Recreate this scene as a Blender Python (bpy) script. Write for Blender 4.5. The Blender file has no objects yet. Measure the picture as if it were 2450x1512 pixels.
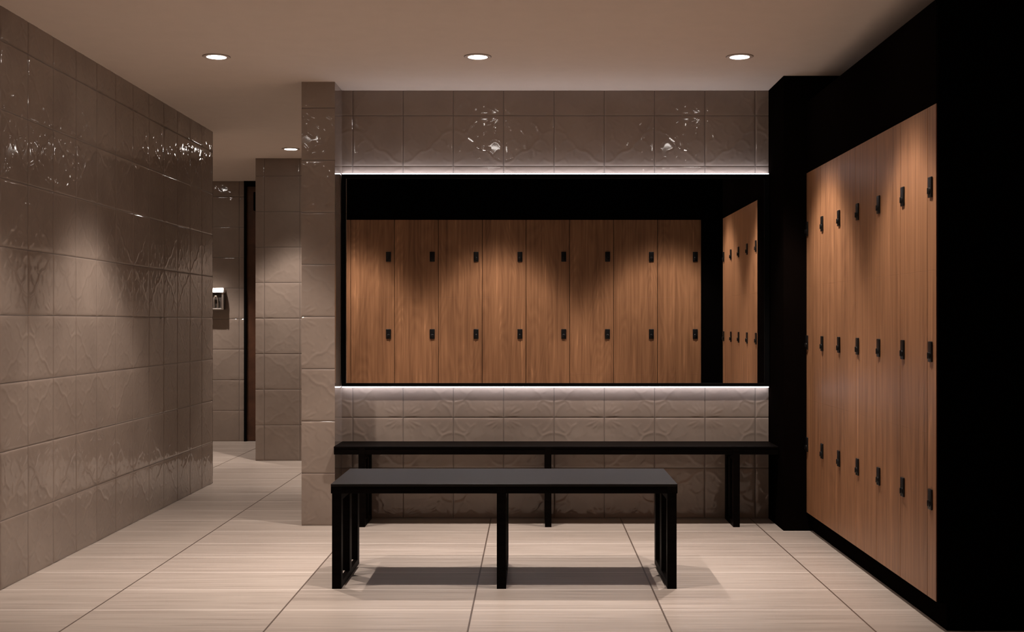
import bpy, bmesh, math
import numpy as np
from mathutils import Vector

SC = bpy.context.scene
COL = SC.collection
PI = math.pi

# ------------------------------------------------------------------ camera, world, exposure
F = 2965.0                      # focal length in pixels of a 2450 px wide frame
HC = 1.171                      # camera height
cam = bpy.data.cameras.new('camera')
cam.sensor_fit = 'HORIZONTAL'
cam.sensor_width = 36.0
cam.lens = F / 2450 * 36.0
cam.shift_x = -47.0 / 2450
cam.shift_y = 14.0 / 2450
cam.clip_start = 0.05
cam.clip_end = 60
camo = bpy.data.objects.new('camera', cam)
COL.objects.link(camo)
camo.location = (0, 0, HC)
camo.rotation_euler = (PI / 2, 0, 0)
SC.camera = camo

world = bpy.data.worlds.new('world')
SC.world = world
world.use_nodes = True
world.node_tree.nodes['Background'].inputs[0].default_value = (0, 0, 0, 1)
world.node_tree.nodes['Background'].inputs[1].default_value = 0.0

SC.view_settings.view_transform = 'Standard'
SC.view_settings.look = 'None'
SC.view_settings.gamma = 1.0
SC.view_settings.use_curve_mapping = False
SC.view_settings.exposure = 0.0

SPOT_W = 104.0                   # every recessed ceiling lamp
SPOT_COL = (1.0, 0.875, 0.795)
SPOT_DEG = 88.0
SPOT_BLEND = 0.05
# (angle from the axis / 45 degrees, half the relative intensity)
CURVE = [(0.0, 0.50), (0.25, 0.60), (0.48, 0.88), (0.60, 0.88), (0.70, 0.75), (0.77, 0.44), (0.84, 0.14), (0.91, 0.02), (1.0, 0.0)]
LENS_E = 40.0
LED_COL = (0.87, 0.88, 1.0)
LED_E = 9.0
# lamps: x, y, ceiling height, power factor
LAMPS_ROOM = [(-1.638, 6.44), (-0.28, 6.44), (1.081, 6.44)]
LAMPS_NEAR = [(-1.638, 5.03), (-0.28, 5.03), (1.081, 5.03)]
LAMPS_PASS = [(-1.92, 9.88), (-0.56, 9.88)]
LAMPS_FAR = [(-3.22, 11.42)]
HALL_X = (-2.40, -0.41, 1.56)
HALL_Y, HALL_Z = 0.80, 3.19


# ------------------------------------------------------------------ materials
def mat(name):
    m = bpy.data.materials.new(name)
    m.use_nodes = True
    nt = m.node_tree
    b = nt.nodes['Principled BSDF']
    return m, nt, b


def node(nt, typ, **kw):
    n = nt.nodes.new(typ)
    for k, v in kw.items():
        setattr(n, k, v)
    return n


def math_n(nt, op, a, b=None, c=None):
    n = nt.nodes.new('ShaderNodeMath')
    n.operation = op
    for i, v in enumerate((a, b, c)):
        if v is None:
            continue
        if isinstance(v, (int, float)):
            n.inputs[i].default_value = v
        else:
            nt.links.new(v, n.inputs[i])
    return n.outputs[0]


def simple(name, col, rough, spec=0.5, metal=0.0, noise=0.0, coat=0.0):
    m, nt, b = mat(name)
    b.inputs['Roughness'].default_value = rough
    b.inputs['Specular IOR Level'].default_value = spec
    b.inputs['Metallic'].default_value = metal
    b.inputs['Coat Weight'].default_value = coat
    if noise > 0:
        tc = node(nt, 'ShaderNodeTexCoord')
        n = node(nt, 'ShaderNodeTexNoise')
        n.inputs['Scale'].default_value = 9.0
        n.inputs['Detail'].default_value = 5.0
        nt.links.new(tc.outputs['Object'], n.inputs['Vector'])
        r = node(nt, 'ShaderNodeValToRGB')
        r.color_ramp.elements[0].position = 0.3
        r.color_ramp.elements[1].position = 0.7
        r.color_ramp.elements[0].color = tuple(c * (1 - noise) for c in col) + (1,)
        r.color_ramp.elements[1].color = tuple(min(1, c * (1 + noise)) for c in col) + (1,)
        nt.links.new(n.outputs['Fac'], r.inputs['Fac'])
        nt.links.new(r.outputs['Color'], b.inputs['Base Color'])
    else:
        b.inputs['Base Color'].default_value = tuple(col) + (1,)
    return m


def emit(name, col, e):
    m, nt, b = mat(name)
    b.inputs['Base Color'].default_value = (0.8, 0.8, 0.8, 1)
    b.inputs['Emission Color'].default_value = tuple(col) + (1,)
    b.inputs['Emission Strength'].default_value = e
    return m


def wood(name):
    """vertical oak grain: fine pores, broad streaks and cathedral figures; grain differs from column to column"""
    m, nt, b = mat(name)
    L = nt.links.new
    geo = node(nt, 'ShaderNodeNewGeometry')
    sep = node(nt, 'ShaderNodeSeparateXYZ')
    L(geo.outputs['Position'], sep.inputs[0])
    across = math_n(nt, 'ADD', sep.outputs[0], sep.outputs[1])
    # column index from the grain attribute of each mesh (a per object offset)
    oi = node(nt, 'ShaderNodeAttribute', attribute_type='OBJECT', attribute_name='grain')
    off = math_n(nt, 'MULTIPLY', oi.outputs['Fac'], 7.31)
    cmb = node(nt, 'ShaderNodeCombineXYZ')
    L(math_n(nt, 'ADD', across, off), cmb.inputs[0])
    L(off, cmb.inputs[1])
    L(sep.outputs[2], cmb.inputs[2])

    def scaled(sx, sz):
        mp = node(nt, 'ShaderNodeMapping')
        mp.inputs['Scale'].default_value = (sx, 1, sz)
        L(cmb.outputs[0], mp.inputs['Vector'])
        return mp.outputs[0]

    def noise(vec, det=4, dist=0.0, rough=0.55):
        n = node(nt, 'ShaderNodeTexNoise')
        n.inputs['Scale'].default_value = 1.0
        n.inputs['Detail'].default_value = det
        n.inputs['Roughness'].default_value = rough
        n.inputs['Distortion'].default_value = dist
        L(vec, n.inputs['Vector'])
        return n.outputs['Fac']

    field = noise(scaled(4.2, 0.62), 1, 0.15)
    rings = math_n(nt, 'FRACT', math_n(nt, 'MULTIPLY', field, 17.0))
    rings = math_n(nt, 'PINGPONG', rings, 0.5)
    streak = noise(scaled(38, 0.9), 5)
    pores = noise(scaled(330, 5.0), 3)
    broad = noise(scaled(6.5, 0.45), 3)
    v = math_n(nt, 'MULTIPLY_ADD', rings, 0.24, 0.02)
    v = math_n(nt, 'MULTIPLY_ADD', streak, 0.95, v)
    v = math_n(nt, 'MULTIPLY_ADD', pores, 0.36, v)
    v = math_n(nt, 'MULTIPLY_ADD', broad, 0.55, v)
    r = node(nt, 'ShaderNodeValToRGB')
    e = r.color_ramp.elements
    e[0].position, e[0].color = 0.60, (0.145, 0.064, 0.029, 1)
    e[1].position, e[1].color = 1.22 - 0.10, (0.53, 0.266, 0.128, 1)
    k = e.new(0.86)
    k.color = (0.37, 0.178, 0.085, 1)
    mr = node(nt, 'ShaderNodeMapRange')
    mr.inputs['From Min'].default_value = 0.55
    mr.inputs['From Max'].default_value = 1.28
    L(v, mr.inputs['Value'])
    e[0].position, k.position, e[1].position = 0.10, 0.48, 0.92
    L(mr.outputs[0], r.inputs['Fac'])
    L(r.outputs['Color'], b.inputs['Base Color'])
    b.inputs['Roughness'].default_value = 0.42
    b.inputs['Specular IOR Level'].default_value = 0.35
    bp = node(nt, 'ShaderNodeBump')
    bp.inputs['Strength'].default_value = 0.12
    bp.inputs['Distance'].default_value = 0.002
    L(math_n(nt, 'MULTIPLY_ADD', pores, 0.7, math_n(nt, 'MULTIPLY', streak, 0.6)), bp.inputs['Height'])
    L(bp.outputs[0], b.inputs['Normal'])
    return m


def floor_mat():
    m, nt, b = mat('beige_floor_tile')
    L = nt.links.new
    geo = node(nt, 'ShaderNodeNewGeometry')
    sep = node(nt, 'ShaderNodeSeparateXYZ')
    L(geo.outputs['Position'], sep.inputs[0])
    X, Y = sep.outputs[0], sep.outputs[1]
    PX, PY = 0.7715, 0.378
    ux = math_n(nt, 'DIVIDE', math_n(nt, 'ADD', X, 0.242), PX)
    uy = math_n(nt, 'DIVIDE', math_n(nt, 'SUBTRACT', Y, 6.551), PY)
    ix, iy = math_n(nt, 'FLOOR', ux), math_n(nt, 'FLOOR', uy)

    def edge(u, p):              # distance in metres to the nearest joint
        return math_n(nt, 'MULTIPLY', math_n(nt, 'PINGPONG', u, 0.5), p)
    dx, dy = edge(ux, PX), edge(uy, PY)
    # streaks drawn along X, shifted from tile to tile
    tile = math_n(nt, 'ADD', math_n(nt, 'MULTIPLY', ix, 3.7), math_n(nt, 'MULTIPLY', iy, 1.93))
    cmb = node(nt, 'ShaderNodeCombineXYZ')
    L(X, cmb.inputs[0]); L(Y, cmb.inputs[1]); L(tile, cmb.inputs[2])

    def noise(sx, sy, det=3):
        mp = node(nt, 'ShaderNodeMapping')
        mp.inputs['Scale'].default_value = (sx, sy, 1)
        L(cmb.outputs[0], mp.inputs['Vector'])
        n = node(nt, 'ShaderNodeTexNoise')
        n.inputs['Scale'].default_value = 1.0
        n.inputs['Detail'].default_value = det
        L(mp.outputs[0], n.inputs['Vector'])
        return n.outputs['Fac']
    s1, s2, s3 = noise(2.2, 95), noise(0.8, 22), noise(5, 300, 2)
    v = math_n(nt, 'ADD', math_n(nt, 'MULTIPLY', s1, 0.5), math_n(nt, 'ADD', math_n(nt, 'MULTIPLY', s2, 0.25), math_n(nt, 'MULTIPLY', s3, 0.25)))
    r = node(nt, 'ShaderNodeValToRGB')
    e = r.color_ramp.elements
    e[0].position, e[0].color = 0.34, (0.325, 0.268, 0.226, 1)
    e[1].position, e[1].color = 0.62, (0.53, 0.455, 0.397, 1)
    L(v, r.inputs['Fac'])
    gx = math_n(nt, 'LESS_THAN', dx, 0.0036)
    gy = math_n(nt, 'LESS_THAN', dy, 0.0042)
    mx = node(nt, 'ShaderNodeMix', data_type='RGBA')
    L(gy, mx.inputs['Factor'])
    L(r.outputs['Color'], mx.inputs[6])
    mx.inputs[7].default_value = (0.80, 0.72, 0.65, 1)
    mx2 = node(nt, 'ShaderNodeMix', data_type='RGBA')
    L(gx, mx2.inputs['Factor'])
    L(mx.outputs[2], mx2.inputs[6])
    mx2.inputs[7].default_value = (0.12, 0.088, 0.07, 1)
    L(mx2.outputs[2], b.inputs['Base Color'])
    b.inputs['Specular IOR Level'].default_value = 0.5
    rr = math_n(nt, 'MULTIPLY_ADD', v, 0.25, 0.20)
    L(rr, b.inputs['Roughness'])
    hx = node(nt, 'ShaderNodeMapRange')
    hx.inputs['From Max'].default_value = 0.005
    L(dx, hx.inputs['Value'])
    hy = node(nt, 'ShaderNodeMapRange')
    hy.inputs['From Max'].default_value = 0.003
    L(dy, hy.inputs['Value'])
    h = math_n(nt, 'MINIMUM', hx.outputs[0], hy.outputs[0])
    h = math_n(nt, 'MULTIPLY_ADD', v, 0.35, h)
    bp = node(nt, 'ShaderNodeBump')
    bp.inputs['Strength'].default_value = 0.35
    bp.inputs['Distance'].default_value = 0.0012
    L(h, bp.inputs['Height'])
    L(bp.outputs[0], b.inputs['Normal'])
    return m


def black_bench(name, rough, spec):
    m, nt, b = mat(name)
    L = nt.links.new
    tc = node(nt, 'ShaderNodeTexCoord')
    mp = node(nt, 'ShaderNodeMapping')
    mp.inputs['Scale'].default_value = (3, 45, 45)
    L(tc.outputs['Object'], mp.inputs['Vector'])
    n = node(nt, 'ShaderNodeTexNoise')
    n.inputs['Scale'].default_value = 1.5
    n.inputs['Detail'].default_value = 5
    L(mp.outputs[0], n.inputs['Vector'])
    r = node(nt, 'ShaderNodeValToRGB')
    r.color_ramp.elements[0].position, r.color_ramp.elements[1].position = 0.3, 0.75
    r.color_ramp.elements[0].color = (0.0016, 0.0010, 0.0008, 1)
    r.color_ramp.elements[1].color = (0.0042, 0.0028, 0.0022, 1)
    L(n.outputs['Fac'], r.inputs['Fac'])
    L(r.outputs['Color'], b.inputs['Base Color'])
    b.inputs['Roughness'].default_value = rough
    b.inputs['Specular IOR Level'].default_value = spec
    bp = node(nt, 'ShaderNodeBump')
    bp.inputs['Strength'].default_value = 0.15
    bp.inputs['Distance'].default_value = 0.001
    L(n.outputs['Fac'], bp.inputs['Height'])
    L(bp.outputs[0], b.inputs['Normal'])
    return m


def tile_mat():
    m, nt, b = mat('glazed_taupe_tile')
    L = nt.links.new
    geo = node(nt, 'ShaderNodeNewGeometry')
    n = node(nt, 'ShaderNodeTexNoise')
    n.inputs['Scale'].default_value = 3.0
    n.inputs['Detail'].default_value = 4
    L(geo.outputs['Position'], n.inputs['Vector'])
    r = node(nt, 'ShaderNodeValToRGB')
    r.color_ramp.elements[0].position, r.color_ramp.elements[1].position = 0.3, 0.7
    r.color_ramp.elements[0].color = (0.240, 0.190, 0.157, 1)
    r.color_ramp.elements[1].color = (0.295, 0.236, 0.195, 1)
    L(n.outputs['Fac'], r.inputs['Fac'])
    L(r.outputs['Color'], b.inputs['Base Color'])
    b.inputs['Roughness'].default_value = 0.055
    b.inputs['Specular IOR Level'].default_value = 0.5
    return m


M = {}
M['tile'] = tile_mat()
M['grout'] = simple('dark_grout', (0.10, 0.082, 0.072), 0.6)
M['wood'] = wood('oak_veneer')
M['floor'] = floor_mat()
M['ceiling'] = simple('painted_ceiling', (0.80, 0.69, 0.60), 0.9, 0.2, noise=0.015)
M['black'] = simple('matt_black_paint', (0.0034, 0.0022, 0.0018), 0.8, 0.0, noise=0.1)
M['bench'] = black_bench('matt_black_wood', 0.5, 0.025)
M['seat'] = black_bench('satin_black_wood', 0.44, 0.20)
M['frame'] = simple('black_frame_lacquer', (0.003, 0.003, 0.003), 0.6, 0.04, noise=0.1)
M['glass'] = simple('mirror_glass', (0.93, 0.93, 0.93), 0.0, 0.5, 1.0)
M['lock'] = simple('black_lock_plastic', (0.006, 0.0052, 0.005), 0.38, 0.3, noise=0.1)
M['ring'] = simple('lamp_ring_paint', (0.66, 0.56, 0.49), 0.5, noise=0.03)
M['ring_shade'] = simple('lamp_ring_painted_shadow', (0.16, 0.115, 0.09), 0.6)  # dark colour standing in for the shadow line around the lamp trim
M['lens'] = emit('lamp_lens', (1.0, 0.93, 0.87), LENS_E)
M['led'] = emit('led_diffuser', LED_COL, LED_E)
M['steel'] = simple('brushed_steel', (0.82, 0.80, 0.77), 0.33, 0.5, 1.0, noise=0.04)
M['chrome'] = simple('chrome', (0.80, 0.78, 0.75), 0.08, 0.5, 1.0)
M['dark_steel'] = simple('dark_recess_metal', (0.10, 0.085, 0.075), 0.4, 0.5, 0.6)
M['door'] = simple('dark_brown_door', (0.075, 0.03, 0.015), 0.45, 0.4, noise=0.25)
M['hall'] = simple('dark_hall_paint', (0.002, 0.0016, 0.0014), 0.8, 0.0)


# ------------------------------------------------------------------ mesh helpers
class MB:
    def __init__(self):
        self.bm = bmesh.new()

    def box(self, x0, x1, y0, y1, z0, z1, bev=0.0, seg=2):
        t = bmesh.new()
        bmesh.ops.create_cube(t, size=1.0)
        for v in t.verts:
            v.co = Vector(((x0 + x1) / 2 + v.co.x * (x1 - x0), (y0 + y1) / 2 + v.co.y * (y1 - y0), (z0 + z1) / 2 + v.co.z * (z1 - z0)))
        if bev > 0:
            bmesh.ops.bevel(t, geom=list(t.edges), offset=bev, segments=seg, profile=0.5, affect='EDGES')
        self.merge(t)
        return self

    def lathe(self, pts, cx, cy, cz, n=40, axis='Z'):
        """pts: (radius, height) profile"""
        t = bmesh.new()
        rows = []
        for r, h in pts:
            row = []
            for k in range(n):
                a = 2 * PI * k / n
                if axis == 'Z':
                    row.append(t.verts.new((cx + r * math.cos(a), cy + r * math.sin(a), cz + h)))
                elif axis == 'X':
                    row.append(t.verts.new((cx + h, cy + r * math.cos(a), cz + r * math.sin(a))))
                else:
                    row.append(t.verts.new((cx + r * math.cos(a), cy + h, cz + r * math.sin(a))))
            rows.append(row)
        for a, b in zip(rows[:-1], rows[1:]):
            for k in range(n):
                t.faces.new((a[k], a[(k + 1) % n], b[(k + 1) % n], b[k]))
        t.faces.new(rows[0]); t.faces.new(rows[-1])
        bmesh.ops.recalc_face_normals(t, faces=list(t.faces))
        self.merge(t)
        return self

    def tube(self, pts, r, n=12):
        t = bmesh.new()
        rows = []
        P = [Vector(p) for p in pts]
        for i, p in enumerate(P):
            d = (P[min(i + 1, len(P) - 1)] - P[max(i - 1, 0)]).normalized()
            a = d.orthogonal().normalized() if i == 0 else (rows_a - d * rows_a.dot(d)).normalized()
            rows_a = a
            b = d.cross(a)
            rows.append([t.verts.new(p + (a * math.cos(2 * PI * k / n) + b * math.sin(2 * PI * k / n)) * r) for k in range(n)])
        for a, b in zip(rows[:-1], rows[1:]):
            for k in range(n):
                t.faces.new((a[k], a[(k + 1) % n], b[(k + 1) % n], b[k]))
        t.faces.new(rows[0]); t.faces.new(rows[-1])
        bmesh.ops.recalc_face_normals(t, faces=list(t.faces))
        self.merge(t)
        return self

    def merge(self, t):
        me = bpy.data.meshes.new('tmp')
        t.to_mesh(me); t.free()
        self.bm.from_mesh(me)
        bpy.data.meshes.remove(me)

    def build(self, name, material, parent=None, smooth=False):
        me = bpy.data.meshes.new(name)
        self.bm.to_mesh(me); self.bm.free()
        me.materials.append(material)
        if smooth:
            me.shade_smooth()
            me.set_sharp_from_angle(angle=math.radians(35))
        o = bpy.data.objects.new(name, me)
        COL.objects.link(o)
        if parent is not None:
            o.parent = parent
        return o


def structure(o):
    o['kind'] = 'structure'
    return o


def thing(name, label, cat, loc=(0, 0, 0), group=None):
    o = bpy.data.objects.new(name, None)
    o.empty_display_size = 0.1
    COL.objects.link(o)
    o.location = loc
    return tag(o, label, cat, group)


def tag(o, label, cat, group=None):
    o['label'] = label
    o['category'] = cat
    if group:
        o['group'] = group
    return o


# ------------------------------------------------------------------ embossed tile relief
T = 0.30


def seg_d(u, v, a, b):
    ax, ay = a; bx, by = b
    dx, dy = bx - ax, by - ay
    t = np.clip(((u - ax) * dx + (v - ay) * dy) / (dx * dx + dy * dy), 0, 1)
    return np.hypot(u - ax - t * dx, v - ay - t * dy)


def poly_d(u, v, pts):
    d = np.full_like(u, 9.0)
    for a, b in zip(pts[:-1], pts[1:]):
        d = np.minimum(d, seg_d(u, v, a, b))
    return d


VINES = [  # (points, width, height) in tile units; the tile is mirrored into its neighbours
    ([(0.0, .935), (.10, .925), (.20, .875), (.27, .79), (.36, .715), (.47, .70), (.56, .64), (.62, .54), (.72, .47), (.78, .36), (.90, .31), (1.0, .30)], .024, 1.0),
    ([(.56, .64), (.63, .70), (.62, .78)], .020, .8),
    ([(.63, .70), (.73, .73)], .018, .7),
    ([(.72, .47), (.83, .52), (.88, .60)], .019, .8),
    ([(.47, .70), (.43, .60), (.45, .52)], .017, .6),
    ([(.20, .875), (.17, .78), (.11, .72)], .017, .6),
    ([(.96, .06), (.93, .14), (.87, .22), (.80, .27)], .024, .8),
    ([(.78, .36), (.70, .30), (.66, .20), (.57, .14)], .020, .8),
    ([(.66, .20), (.73, .13)], .016, .6),
    ([(.30, .55), (.20, .47), (.17, .36)], .019, .6),
    ([(.20, .47), (.09, .50), (.04, .57)], .017, .6),
    ([(.80, .86), (.88, .91), (.97, .93)], .020, .7),
    ([(.80, .86), (.74, .93)], .016, .6),
    ([(.42, .36), (.36, .28), (.40, .19)], .016, .5),
]
PETALS = [(10, .07, .30, .017), (25, .08, .38, .019), (42, .07, .31, .020), (58, .07, .25, .018), (74, .06, .20, .018)]
LEAVES = [(.33, .90, .055, .026, 20), (.52, .86, .04, .022, -30), (.90, .72, .045, .022, 60), (.30, .66, .035, .018, -20), (.55, .40, .035, .017, 40), (.16, .26, .03, .016, 70)]


def relief(u, v):
    """u, v in tiles counted from the flower crossing; returns height in metres"""
    iu, iv = np.floor(u), np.floor(v)
    fu, fv = u - iu, v - iv
    eu, ev = np.minimum(fu, 1 - fu) * T, np.minimum(fv, 1 - fv) * T
    fu = np.where(iu % 2 != 0, 1 - fu, fu)
    fv = np.where(iv % 2 != 0, 1 - fv, fv)
    h = np.zeros_like(u)
    for pts, w, a in VINES:
        d = poly_d(fu, fv, pts)
        h = np.maximum(h, a * np.exp(-(d / w) ** 2))
    for ang, r0, r1, w in PETALS:
        c, s = math.cos(math.radians(ang)), math.sin(math.radians(ang))
        r = fu * c + fv * s
        q = np.abs(-fu * s + fv * c)
        t = np.clip((r - r0) / (r1 - r0), 0, 1)
        ww = w * (0.35 + 1.2 * np.sin(PI * t))
        inside = (1 / (1 + np.exp(-(r - r0) / .012))) * (1 / (1 + np.exp((r - r1) / .012)))
        h = np.maximum(h, 1.05 * inside * np.exp(-(q / ww) ** 2))
    for cx, cy, a, b_, ang in LEAVES:
        c, s = math.cos(math.radians(ang)), math.sin(math.radians(ang))
        x = ((fu - cx) * c + (fv - cy) * s) / a
        y = (-(fu - cx) * s + (fv - cy) * c) / b_
        h = np.maximum(h, .6 * np.exp(-(x * x + y * y) ** 1.5))
    h = h * 0.0018
    h = h + 0.00014 * np.sin(fu * 9.0 + 2.0 * fv) * np.sin(fv * 8.0 - fu * 3.0 + .7)
    e = np.minimum(eu, ev)
    fade = np.clip(e / 0.010, 0, 1)
    h = h * fade
    h = h - 0.0022 * np.exp(-(e / 0.0032) ** 2) - 0.0006 * np.exp(-(e / 0.010) ** 2)
    return h


def grid_lines(a, b, seam, step):
    offs = [0, .0014, .0032, .006, .011]
    n = max(2, int(round((T - 0.022) / step)))
    inner = list(np.linspace(.011, T - .011, n + 1))
    one = sorted(set(offs + inner + [T - o for o in offs[1:]]))
    k0 = int(math.floor((a - seam) / T)) - 1
    k1 = int(math.ceil((b - seam) / T)) + 1
    s = set([a, b])
    for k in range(k0, k1):
        for o in one:
            p = seam + k * T + o
            if a + 1e-4 < p < b - 1e-4:
                s.add(round(p, 6))
    return np.array(sorted(s))


def tiled_face(origin, axis, normal, a, b, seam, z0, z1, step):
    """verts and quads of a relief surface; axis: unit vector along u; world = origin + axis*u"""
    us = grid_lines(a, b, seam, step)
    zs = grid_lines(z0, z1, 0.0, step)
    U, Z = np.meshgrid(us, zs, indexing='ij')
    H = relief((U - seam) / T, Z / T)
    ax, nm, og = np.array(axis, float), np.array(normal, float), np.array(origin, float)
    P = og[None, None, :] + U[..., None] * ax + H[..., None] * nm + Z[..., None] * np.array([0, 0, 1.0])
    nu, nz = len(us), len(zs)
    idx = np.arange(nu * nz).reshape(nu, nz)
    q = np.stack([idx[:-1, :-1], idx[1:, :-1], idx[1:, 1:], idx[:-1, 1:]], -1).reshape(-1, 4)
    if np.dot(np.cross(ax, [0, 0, 1.0]), nm) < 0:
        q = q[:, ::-1]
    # grout faces
    um, zm = (us[:-1] + us[1:]) / 2, (zs[:-1] + zs[1:]) / 2
    eu = np.abs(((um - seam) / T + .5) % 1 - .5) * T
    ez = np.abs((zm / T + .5) % 1 - .5) * T
    g = (np.minimum(eu[:, None], ez[None, :]) < .0014).reshape(-1)
    return P.reshape(-1, 3), q, g.astype(np.int32)


def tiled_wall(name, faces, boxes):
    """faces: args of tiled_face; boxes: solid bodies behind the tiles (x0,x1,y0,y1,z0,z1)"""
    V, Q, G = [], [], []
    n = 0
    for f in faces:
        v, q, g = tiled_face(*f)
        V.append(v); Q.append(q + n); G.append(g)
        n += len(v)
    nsm = sum(len(q) for q in Q)
    for x0, x1, y0, y1, z0, z1 in boxes:
        c = np.array([(x, y, z) for x in (x0, x1) for y in (y0, y1) for z in (z0, z1)], float)
        q = np.array([(0, 1, 3, 2), (4, 6, 7, 5), (0, 4, 5, 1), (2, 3, 7, 6), (0, 2, 6, 4), (1, 5, 7, 3)])
        V.append(c); Q.append(q + n); G.append(np.zeros(6, np.int32))
        n += 8
    V, Q, G = np.concatenate(V), np.concatenate(Q), np.concatenate(G)
    me = bpy.data.meshes.new(name)
    me.vertices.add(len(V)); me.vertices.foreach_set('co', V.astype(np.float32).ravel())
    me.loops.add(Q.size); me.loops.foreach_set('vertex_index', Q.astype(np.int32).ravel())
    me.polygons.add(len(Q))
    me.polygons.foreach_set('loop_start', np.arange(0, Q.size, 4, dtype=np.int32))
    me.materials.append(M['tile']); me.materials.append(M['grout'])
    me.polygons.foreach_set('material_index', G)
    sm = np.zeros(len(Q), bool); sm[:nsm] = True
    me.update(calc_edges=True)
    me.polygons.foreach_set('use_smooth', sm)
    me.validate()
    o = bpy.data.objects.new(name, me)
    COL.objects.link(o)
    return structure(o)


CE = 2.55                       # ceiling height
YB = 7.388                      # tiled wall behind the mirror
XL = -2.315                     # long tiled wall
XD = 1.54                       # locker door faces
YE = 4.717                      # near end of the locker run
XA0, XA1 = -1.131, 1.412        # alcove sides
G = 0.004                       # relief surface stands this far in front of the body

tiled_wall('wall_left', [((XL, 0, 0), (0, 1, 0), (1, 0, 0), 3.3, 9.0, 6.6, 0, CE, .0062),
                         ((0, 9.0, 0), (1, 0, 0), (0, 1, 0), XL - .18, XL, XL, 0, CE, .02)],
           [(XL - .18 + G, XL - G, -.3, 9.0 - G, 0, CE)])
tiled_wall('wall_back', [((0, YB, 0), (1, 0, 0), (0, -1, 0), XA0, XA1, -.167, 0, CE, .0062)],
           [(XA0, 2.6, YB + G, 7.60, 0, CE)])
tiled_wall('wall_pillar', [((0, 7.12, 0), (1, 0, 0), (0, -1, 0), -1.322, XA0, -1.345, 0, CE, .0062)],
           [(-1.322, XA0, 7.12 + G, 7.60, 0, CE)])
tiled_wall('wall_middle', [((0, 10.45, 0), (1, 0, 0), (0, -1, 0), -2.328, -1.0, -2.256, 0, CE, .009)],
           [(-2.328, 3.0, 10.45 + G, 10.75, 0, CE)])
tiled_wall('wall_far', [((0, 12.15, 0), (1, 0, 0), (0, -1, 0), -4.2, -2.817, -2.866, 0, CE, .010)],
           [(-4.2, -2.817, 12.15 + G, 12.4, 0, CE), (-1.9, 3.0, 12.15 + G, 12.4, 0, CE), (-2.817, -1.9, 12.15 + G + .08, 12.4, 0, CE)])
structure(MB().box(-4.4, 3.2, -.4, 12.4, -.12, 0).build('floor', M['floor']))
structure(MB().box(-4.4, 3.2, 3.0, 12.4, CE, CE + .64).build('ceiling', M['ceiling']))

# black pier beside the alcove and the wall above and behind the lockers
structure(MB().box(XA1, 2.6, 6.945, YB + .1, 0, CE).build('wall_right_pier', M['black']))
structure(MB().box(2.3, 2.5, YE, 6.945, 0, CE).build('wall_right', M['black']))
# passage enclosure
structure(MB().box(2.6, 3.0, 7.0, 10.45, 0, CE).build('wall_passage_end', M['ceiling']))
structure(MB().box(-4.4, -4.2, 8.6, 12.4, 0, CE).build('wall_lobby_side', M['ceiling']))
structure(MB().box(-4.4, XL - .185, 8.6, 8.8, 0, CE).build('wall_lobby_front', M['ceiling']))
# dark near end of the room (the tall bay that the mirror looks back into)
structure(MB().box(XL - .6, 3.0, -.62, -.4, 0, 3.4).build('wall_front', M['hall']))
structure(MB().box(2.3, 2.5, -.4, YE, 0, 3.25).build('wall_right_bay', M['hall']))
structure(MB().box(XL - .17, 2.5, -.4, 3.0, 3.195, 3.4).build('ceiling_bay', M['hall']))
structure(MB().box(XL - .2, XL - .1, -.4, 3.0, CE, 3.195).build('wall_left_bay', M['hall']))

# door in the far corner of the passage
structure(MB().box(-2.797, -1.95, 12.16, 12.20, 0.005, 2.50, .003).build('door_1', M['door']))
d1 = bpy.data.objects['door_1']
MB().box(-2.72, -2.40, 12.11, 12.16, 2.26, 2.44, .004).build('door_closer', M['black'], d1)
structure(MB().box(-2.817, -2.7975, 12.13, 12.22, 0, CE).box(-1.95, -1.90, 12.13, 12.22, 0, CE).box(-2.7975, -1.95, 12.13, 12.22, 2.50, CE).build('trim_1', M['frame']))


# ------------------------------------------------------------------ recessed ceiling lamps
def lamp_data(power):
    l = bpy.data.lights.new('lamp_beam', 'SPOT')
    l.energy = power
    l.color = SPOT_COL
    l.spot_size = math.radians(SPOT_DEG)
    l.spot_blend = SPOT_BLEND
    l.shadow_soft_size = 0.022
    # photometric curve of the lamp: a little brighter towards the rim, then a soft cut-off
    l.use_nodes = True
    nt = l.node_tree
    em = next(n for n in nt.nodes if n.type == 'EMISSION')
    tc = node(nt, 'ShaderNodeTexCoord')
    sp = node(nt, 'ShaderNodeSeparateXYZ')
    nv = node(nt, 'ShaderNodeVectorMath', operation='NORMALIZE')
    nt.links.new(tc.outputs['Normal'], nv.inputs[0])
    nt.links.new(nv.outputs[0], sp.inputs[0])
    ang = math_n(nt, 'MULTIPLY', math_n(nt, 'ARCCOSINE', math_n(nt, 'ABSOLUTE', sp.outputs[2])), 180 / PI)
    mr = node(nt, 'ShaderNodeFloatCurve')
    cv = mr.mapping.curves[0]
    pts = CURVE
    cv.points[0].location = pts[0]
    cv.points[1].location = pts[-1]
    for p in pts[1:-1]:
        cv.points.new(*p)
    mr.mapping.update()
    nt.links.new(math_n(nt, 'DIVIDE', ang, 45.0), mr.inputs['Value'])
    nt.links.new(math_n(nt, 'MULTIPLY', mr.outputs[0], 2.0), em.inputs['Strength'])
    return l


BEAM = lamp_data(SPOT_W)
BEAM_HALL = lamp_data(SPOT_W * 1.9)
BEAM_NEAR = lamp_data(SPOT_W * 0.72)


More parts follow.
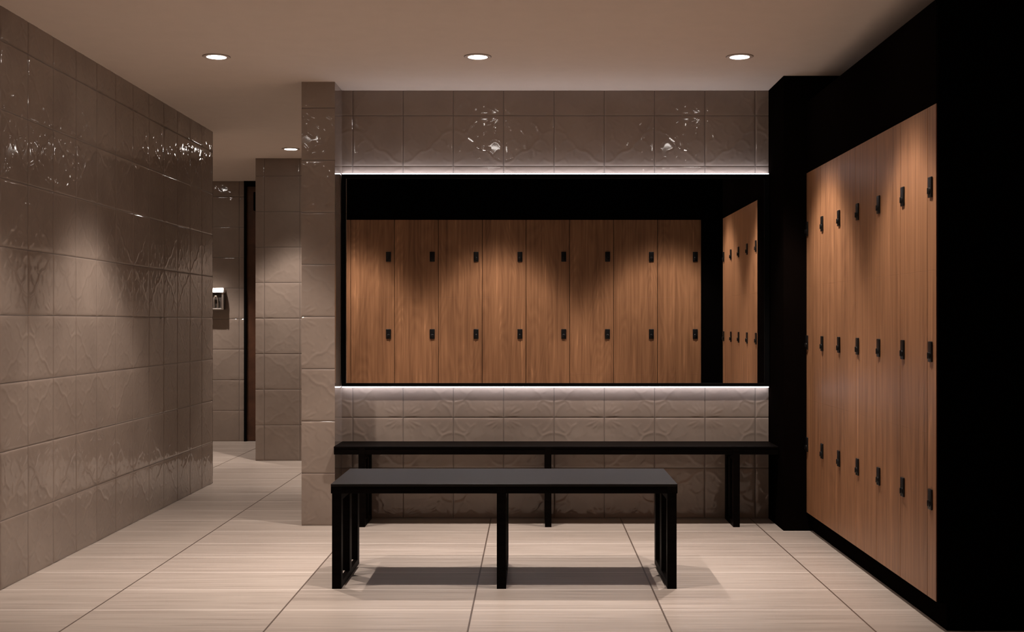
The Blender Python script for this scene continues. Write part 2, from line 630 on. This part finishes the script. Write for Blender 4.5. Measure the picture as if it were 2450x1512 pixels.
def make_downlight():
    t = thing('downlight', '', 'ceiling light')
    n = 48
    MB().lathe([(.0505, 0), (.0505, -.0045), (.0665, -.0045), (.0690, -.0030), (.0690, 0)], 0, 0, 0, n).build('trim_ring', M['ring'], t, True)
    MB().lathe([(.0690, -.0002), (.0690, -.0024), (.0715, -.0018), (.0715, -.0002)], 0, 0, 0, n).build('painted_shadow', M['ring_shade'], t, True)  # solid ring, the shade around the trim put into its colour
    MB().lathe([(.0500, -.0002), (.0500, -.0030), (.046, -.0038), (.02, -.0042)], 0, 0, 0, n).build('lens', M['lens'], t, True)
    s = bpy.data.objects.new('lamp_beam', BEAM)
    COL.objects.link(s); s.parent = t; s.location = (0, 0, -.009)
    return t


def copy_tree(o, parent=None):
    c = o.copy()
    COL.objects.link(c)
    if parent is not None:
        c.parent = parent
    for ch in list(o.children):
        copy_tree(ch, c)
    return c


DL = make_downlight()
lamps = [
    (LAMPS_ROOM[0] + (CE,), 'round recessed ceiling light nearest the tiled left wall', 'recessed lights across the room ceiling'),
    (LAMPS_ROOM[1] + (CE,), 'round recessed ceiling light in the middle, above the left half of the mirror', 'recessed lights across the room ceiling'),
    (LAMPS_ROOM[2] + (CE,), 'round recessed ceiling light nearest the wooden lockers on the right', 'recessed lights across the room ceiling'),
    (LAMPS_PASS[0] + (CE,), 'small distant recessed ceiling light of the passage left of the pillar', 'recessed lights in the passage'),
    (LAMPS_PASS[1] + (CE,), 'recessed ceiling light in the passage hidden behind the mirror wall', 'recessed lights in the passage'),
    (LAMPS_FAR[0] + (CE,), 'recessed ceiling light in the far lobby beyond the left wall', 'recessed lights in the passage'),
    (LAMPS_NEAR[0] + (CE,), 'recessed ceiling light of the near row, above the front left floor', 'near row of recessed lights'),
    (LAMPS_NEAR[1] + (CE,), 'recessed ceiling light of the near row, above the free-standing bench', 'near row of recessed lights'),
    (LAMPS_NEAR[2] + (CE,), 'recessed ceiling light of the near row, beside the nearest locker doors', 'near row of recessed lights'),
    ((HALL_X[0], HALL_Y, HALL_Z), 'recessed light over the reflected lockers, left in the mirror', 'recessed lights over the reflected lockers'),
    ((HALL_X[1], HALL_Y, HALL_Z), 'recessed light over the reflected lockers, centre in the mirror', 'recessed lights over the reflected lockers'),
    ((HALL_X[2], HALL_Y, HALL_Z), 'recessed light over the reflected lockers, right in the mirror', 'recessed lights over the reflected lockers'),
]
for i, (p, lab, grp) in enumerate(lamps):
    o = DL if i == 0 else copy_tree(DL)
    x, y, z = p
    if z > 3:
        x = max(x, XL + .1)
    o.location = (x, y, z)
    tag(o, lab, 'ceiling light', grp)
    if grp.startswith('near row'):
        for ch in o.children:
            if ch.type == 'LIGHT':
                ch.data = BEAM_NEAR
    if z > 3:
        for ch in o.children:
            if ch.type == 'LIGHT':
                ch.data = BEAM_HALL


# ------------------------------------------------------------------ benches
def bench(name, label, x0, x1, y0, y1, h, slab, legs, lw, mids, seat):
    """x0..x1 seat length, y0 front, y1 back; legs: left edges of the leg frames; mids: which side the low rail sits"""
    t = thing(name, label, 'bench', ((x0 + x1) / 2, (y0 + y1) / 2, 0), None)
    ox, oy = t.location.x, t.location.y
    X0, X1, Y0, Y1 = x0 - ox, x1 - ox, y0 - oy, y1 - oy
    MB().box(X0, X1, Y0, Y1, h - .011, h, .0015).build('seat', seat, t)
    a = MB()
    a.box(X0, X1, Y0 + .003, Y0 + .030, h - slab, h - .0112, .001)
    a.box(X0, X1, Y1 - .030, Y1 - .003, h - slab, h - .0112, .001)
    a.box(X0, X0 + .028, Y0 + .0302, Y1 - .0302, h - slab, h - .0112)
    a.box(X1 - .028, X1, Y0 + .0302, Y1 - .0302, h - slab, h - .0112)
    a.build('apron', M['bench'], t)
    for lx, side in zip(legs, mids):
        l = lx - ox
        g = MB()
        top = h - slab - .0002
        g.box(l, l + lw, Y0 + .0005, Y0 + .046, 0, top, .001)
        g.box(l, l + lw, Y0 + .0002, Y0 + .0028, top, h - .0114)
        ym = (Y0 + Y1) / 2
        g.box(l, l + lw, ym - .034, ym + .030, .030, top, .001)
        g.box(l, l + lw, Y1 - .060, Y1 - .004, .030, top, .001)
        if side > 0:
            g.box(l + lw * .45, l + lw - .0003, Y0 + .0462, Y1 - .004, 0, .030, .001)
        else:
            g.box(l + .0003, l + lw * .55, Y0 + .0462, Y1 - .004, 0, .030, .001)
        g.box(l, l + lw, Y0 + .0462, Y1 - .060, top - .03, top)
        g.build('leg_frame', M['bench'], t)
    return t


bench('bench', 'black free-standing bench with flat wooden seat in the middle of the tiled floor',
      -.881, .640, 5.433, 6.006, .460, .042, [-.8755, -.153, .595], .041, [1, 1, -1], M['seat'])
bench('wall_bench', 'long black bench fixed along the tiled wall under the mirror',
      -1.1285, 1.409, 7.065, 7.380, .460, .046, [-.988, .076, 1.150], .037, [1, -1, -1], M['bench'])

# ------------------------------------------------------------------ mirror with light strips
mx0, mx1, mz0, mz1 = -1.127, 1.409, .788, 2.046
mt = thing('mirror', 'wide black-framed mirror glowing along its top and bottom edges on the tiled wall', 'mirror', (0, YB, 0))
fy0, fy1 = -.045, -.008
f = MB()
f.box(mx0, mx0 + .026, fy0, fy1, mz0, mz1, .001)
f.box(mx1 - .030, mx1, fy0, fy1, mz0, mz1, .001)
f.box(mx0 + .0262, mx1 - .0302, fy0, fy1, mz1 - .026, mz1, .001)
f.box(mx0 + .0262, mx1 - .0302, fy0, fy1, mz0, mz0 + .020, .001)
f.build('frame', M['frame'], mt)
MB().box(mx0 + .0262, mx1 - .0302, fy0 + .006, fy1 - .004, mz0 + .0202, mz1 - .0262).build('glass', M['glass'], mt)
MB().box(mx0 + .002, mx1 - .002, -.032, -.006, mz1 + .0002, mz1 + .007, .001).build('light_strip', M['led'], mt)
MB().box(mx0 + .002, mx1 - .002, -.032, -.006, mz0 - .007, mz0 - .0002, .001).build('light_strip', M['led'], mt)


# ------------------------------------------------------------------ lockers
def lock_mesh(s):
    """plate in the local XZ plane facing -Y, knob low on it"""
    b = MB()
    b.box(-.020 * s, .020 * s, -.0075 * s, 0, -.040 * s, .040 * s, .003 * s, 3)
    b.lathe([(.0135 * s, 0), (.0135 * s, -.003 * s), (.0105 * s, -.0055 * s), (.005 * s, -.006 * s)], 0, -.0075 * s, -.015 * s, 24, 'Y')
    b.box(-.0035 * s, .0035 * s, -.0155 * s, -.0130 * s, -.027 * s, -.003 * s, .001 * s)
    return b


def locker_column(label, group, loc, rot, width, depth, rows, locks, s, side, grain, lock_u=None):
    """local frame: door faces at y=0 facing -Y, x from 0 to width; rows: heights between the doors"""
    t = thing('locker', label, 'locker', loc, group)
    t.rotation_euler = (0, 0, rot)
    body = MB().box(.001, width - .001, .0205, depth, rows[0], rows[-1]).build('cabinet_body', M['frame'], t)
    g = .0020 * s
    for k in range(len(rows) - 1):
        gz = .0001 * s
        d = MB().box(g, width - g, 0, .0195, rows[k] + gz, rows[k + 1] - gz, .0004).build('locker_door', M['wood'], t)
        d['grain'] = float(grain)
        u = lock_u if lock_u is not None else (width - .050 * s if side > 0 else .045 * s)
        l = lock_mesh(s).build('lock', M['lock'], d, True)
        l.location = (u, -.0002, locks[k])
    return t


W = 0.3566
ROWS = [.105, .738, 1.37, 2.003]
LOCKS = [.487, 1.056, 1.690]
names = ['last wooden locker column, touching the black pier by the mirror',
         'second wooden locker column out from the black pier',
         'third wooden locker column out from the black pier',
         'fourth wooden locker column out from the black pier, darkest between two pools of light',
         'fifth wooden locker column out from the black pier',
         'nearest full-width wooden locker column of the right-hand run',
         'narrow cut-off wooden locker column at the near end of the right-hand run']
Y0 = 6.943
for k in range(7):
    far = Y0 - k * W if k else Y0
    far = 4.822 + (6 - k) * W if k else Y0
    near = max(4.822 + (5 - k) * W, YE)
    # facing -X: local -Y -> world -X, local +X runs toward the camera
    w = far - near
    locker_column(names[k], 'wooden locker columns along the right wall', (XD, far, 0), -PI / 2, w, .50, ROWS, LOCKS, 1.0, -1, k * 1.37 + .4,
                  lock_u=(.070 - (6.9616 - far) - .025) if k == 0 else .045)

structure(MB().box(XD + .035, 2.04, YE, Y0, 0, .103).build('baseboard_right', M['black']))
structure(MB().box(XD, 2.04, YE, Y0, 2.005, 2.40).build('trim_2', M['black']))  # black panel built taller to stand in for the shade on the ceiling
structure(MB().box(XD + .035, 2.299, YE - .02, YE - .001, 0, .104).box(XD + .002, 2.299, YE - .02, YE - .001, .104, 2.40).build('trim_3', M['hall']))

# the bank of lockers across the room that the mirror shows
S = 1.467
YO = -.10
WB = W * S
ROWB = [.105, .539, 1.463, 2.389]
LOCKB = [.30, 1.026, 1.948]
ordn = ['leftmost narrow', 'first full', 'second', 'third', 'fourth', 'fifth', 'sixth', 'seventh', 'rightmost']
XB1 = 2.025
for k in range(9):
    x1 = XB1 - (8 - k) * WB
    x0 = max(x1 - WB, XL + .003)
    # facing +Y: local +X runs toward -X in the world
    locker_column('%s wooden locker column of the row reflected in the mirror' % ordn[k], 'wooden locker columns reflected in the mirror',
                  (x1, YO, 0), PI, x1 - x0, .29, ROWB, LOCKB, S, -1, k * 2.11 + 9.3, lock_u=.0495 * S if x1 - x0 > .2 else (x1 - x0) / 2)
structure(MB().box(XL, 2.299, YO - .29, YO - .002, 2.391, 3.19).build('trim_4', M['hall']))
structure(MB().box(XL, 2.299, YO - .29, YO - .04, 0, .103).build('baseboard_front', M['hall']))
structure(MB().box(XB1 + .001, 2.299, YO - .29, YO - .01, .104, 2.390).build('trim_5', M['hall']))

# ------------------------------------------------------------------ hand dryer on the far wall
hx, hz = -3.085, 1.395
hd = thing('hand_dryer', 'small steel hand dryer with chrome nozzle on the far tiled wall', 'hand dryer', (hx, 12.149, hz))
b = MB()
b.box(-.105, .085, -.085, -.004, -.105, .045, .008, 3)
b.build('housing', M['dark_steel'], hd, True)
b = MB()
b.box(-.107, .087, -.115, -.004, .058, .106)
for v in b.bm.verts:
    if v.co.z > .1 and v.co.y < -.1:
        v.co.y += .024
bmesh.ops.bevel(b.bm, geom=list(b.bm.edges), offset=.005, segments=3, affect='EDGES')
b.build('lid', M['steel'], hd, True)
b = MB()
b.box(.070, .087, -.100, -.086, -.106, .060, .004)
b.box(-.107, -.090, -.100, -.086, -.106, .060, .004)
b.box(-.089, .069, -.100, -.086, -.106, -.092, .004)
b.build('bezel', M['steel'], hd, True)
pts = [(p[0] + .034, p[1], p[2]) for p in [(-.035, -.094, -.085), (-.035, -.10, -.02), (-.034, -.108, .010), (-.024, -.114, .026), (-.010, -.114, .026), (0, -.108, .010), (.002, -.10, -.02), (.002, -.094, -.085)]]
MB().tube(pts, .009).build('nozzle', M['chrome'], hd, True)
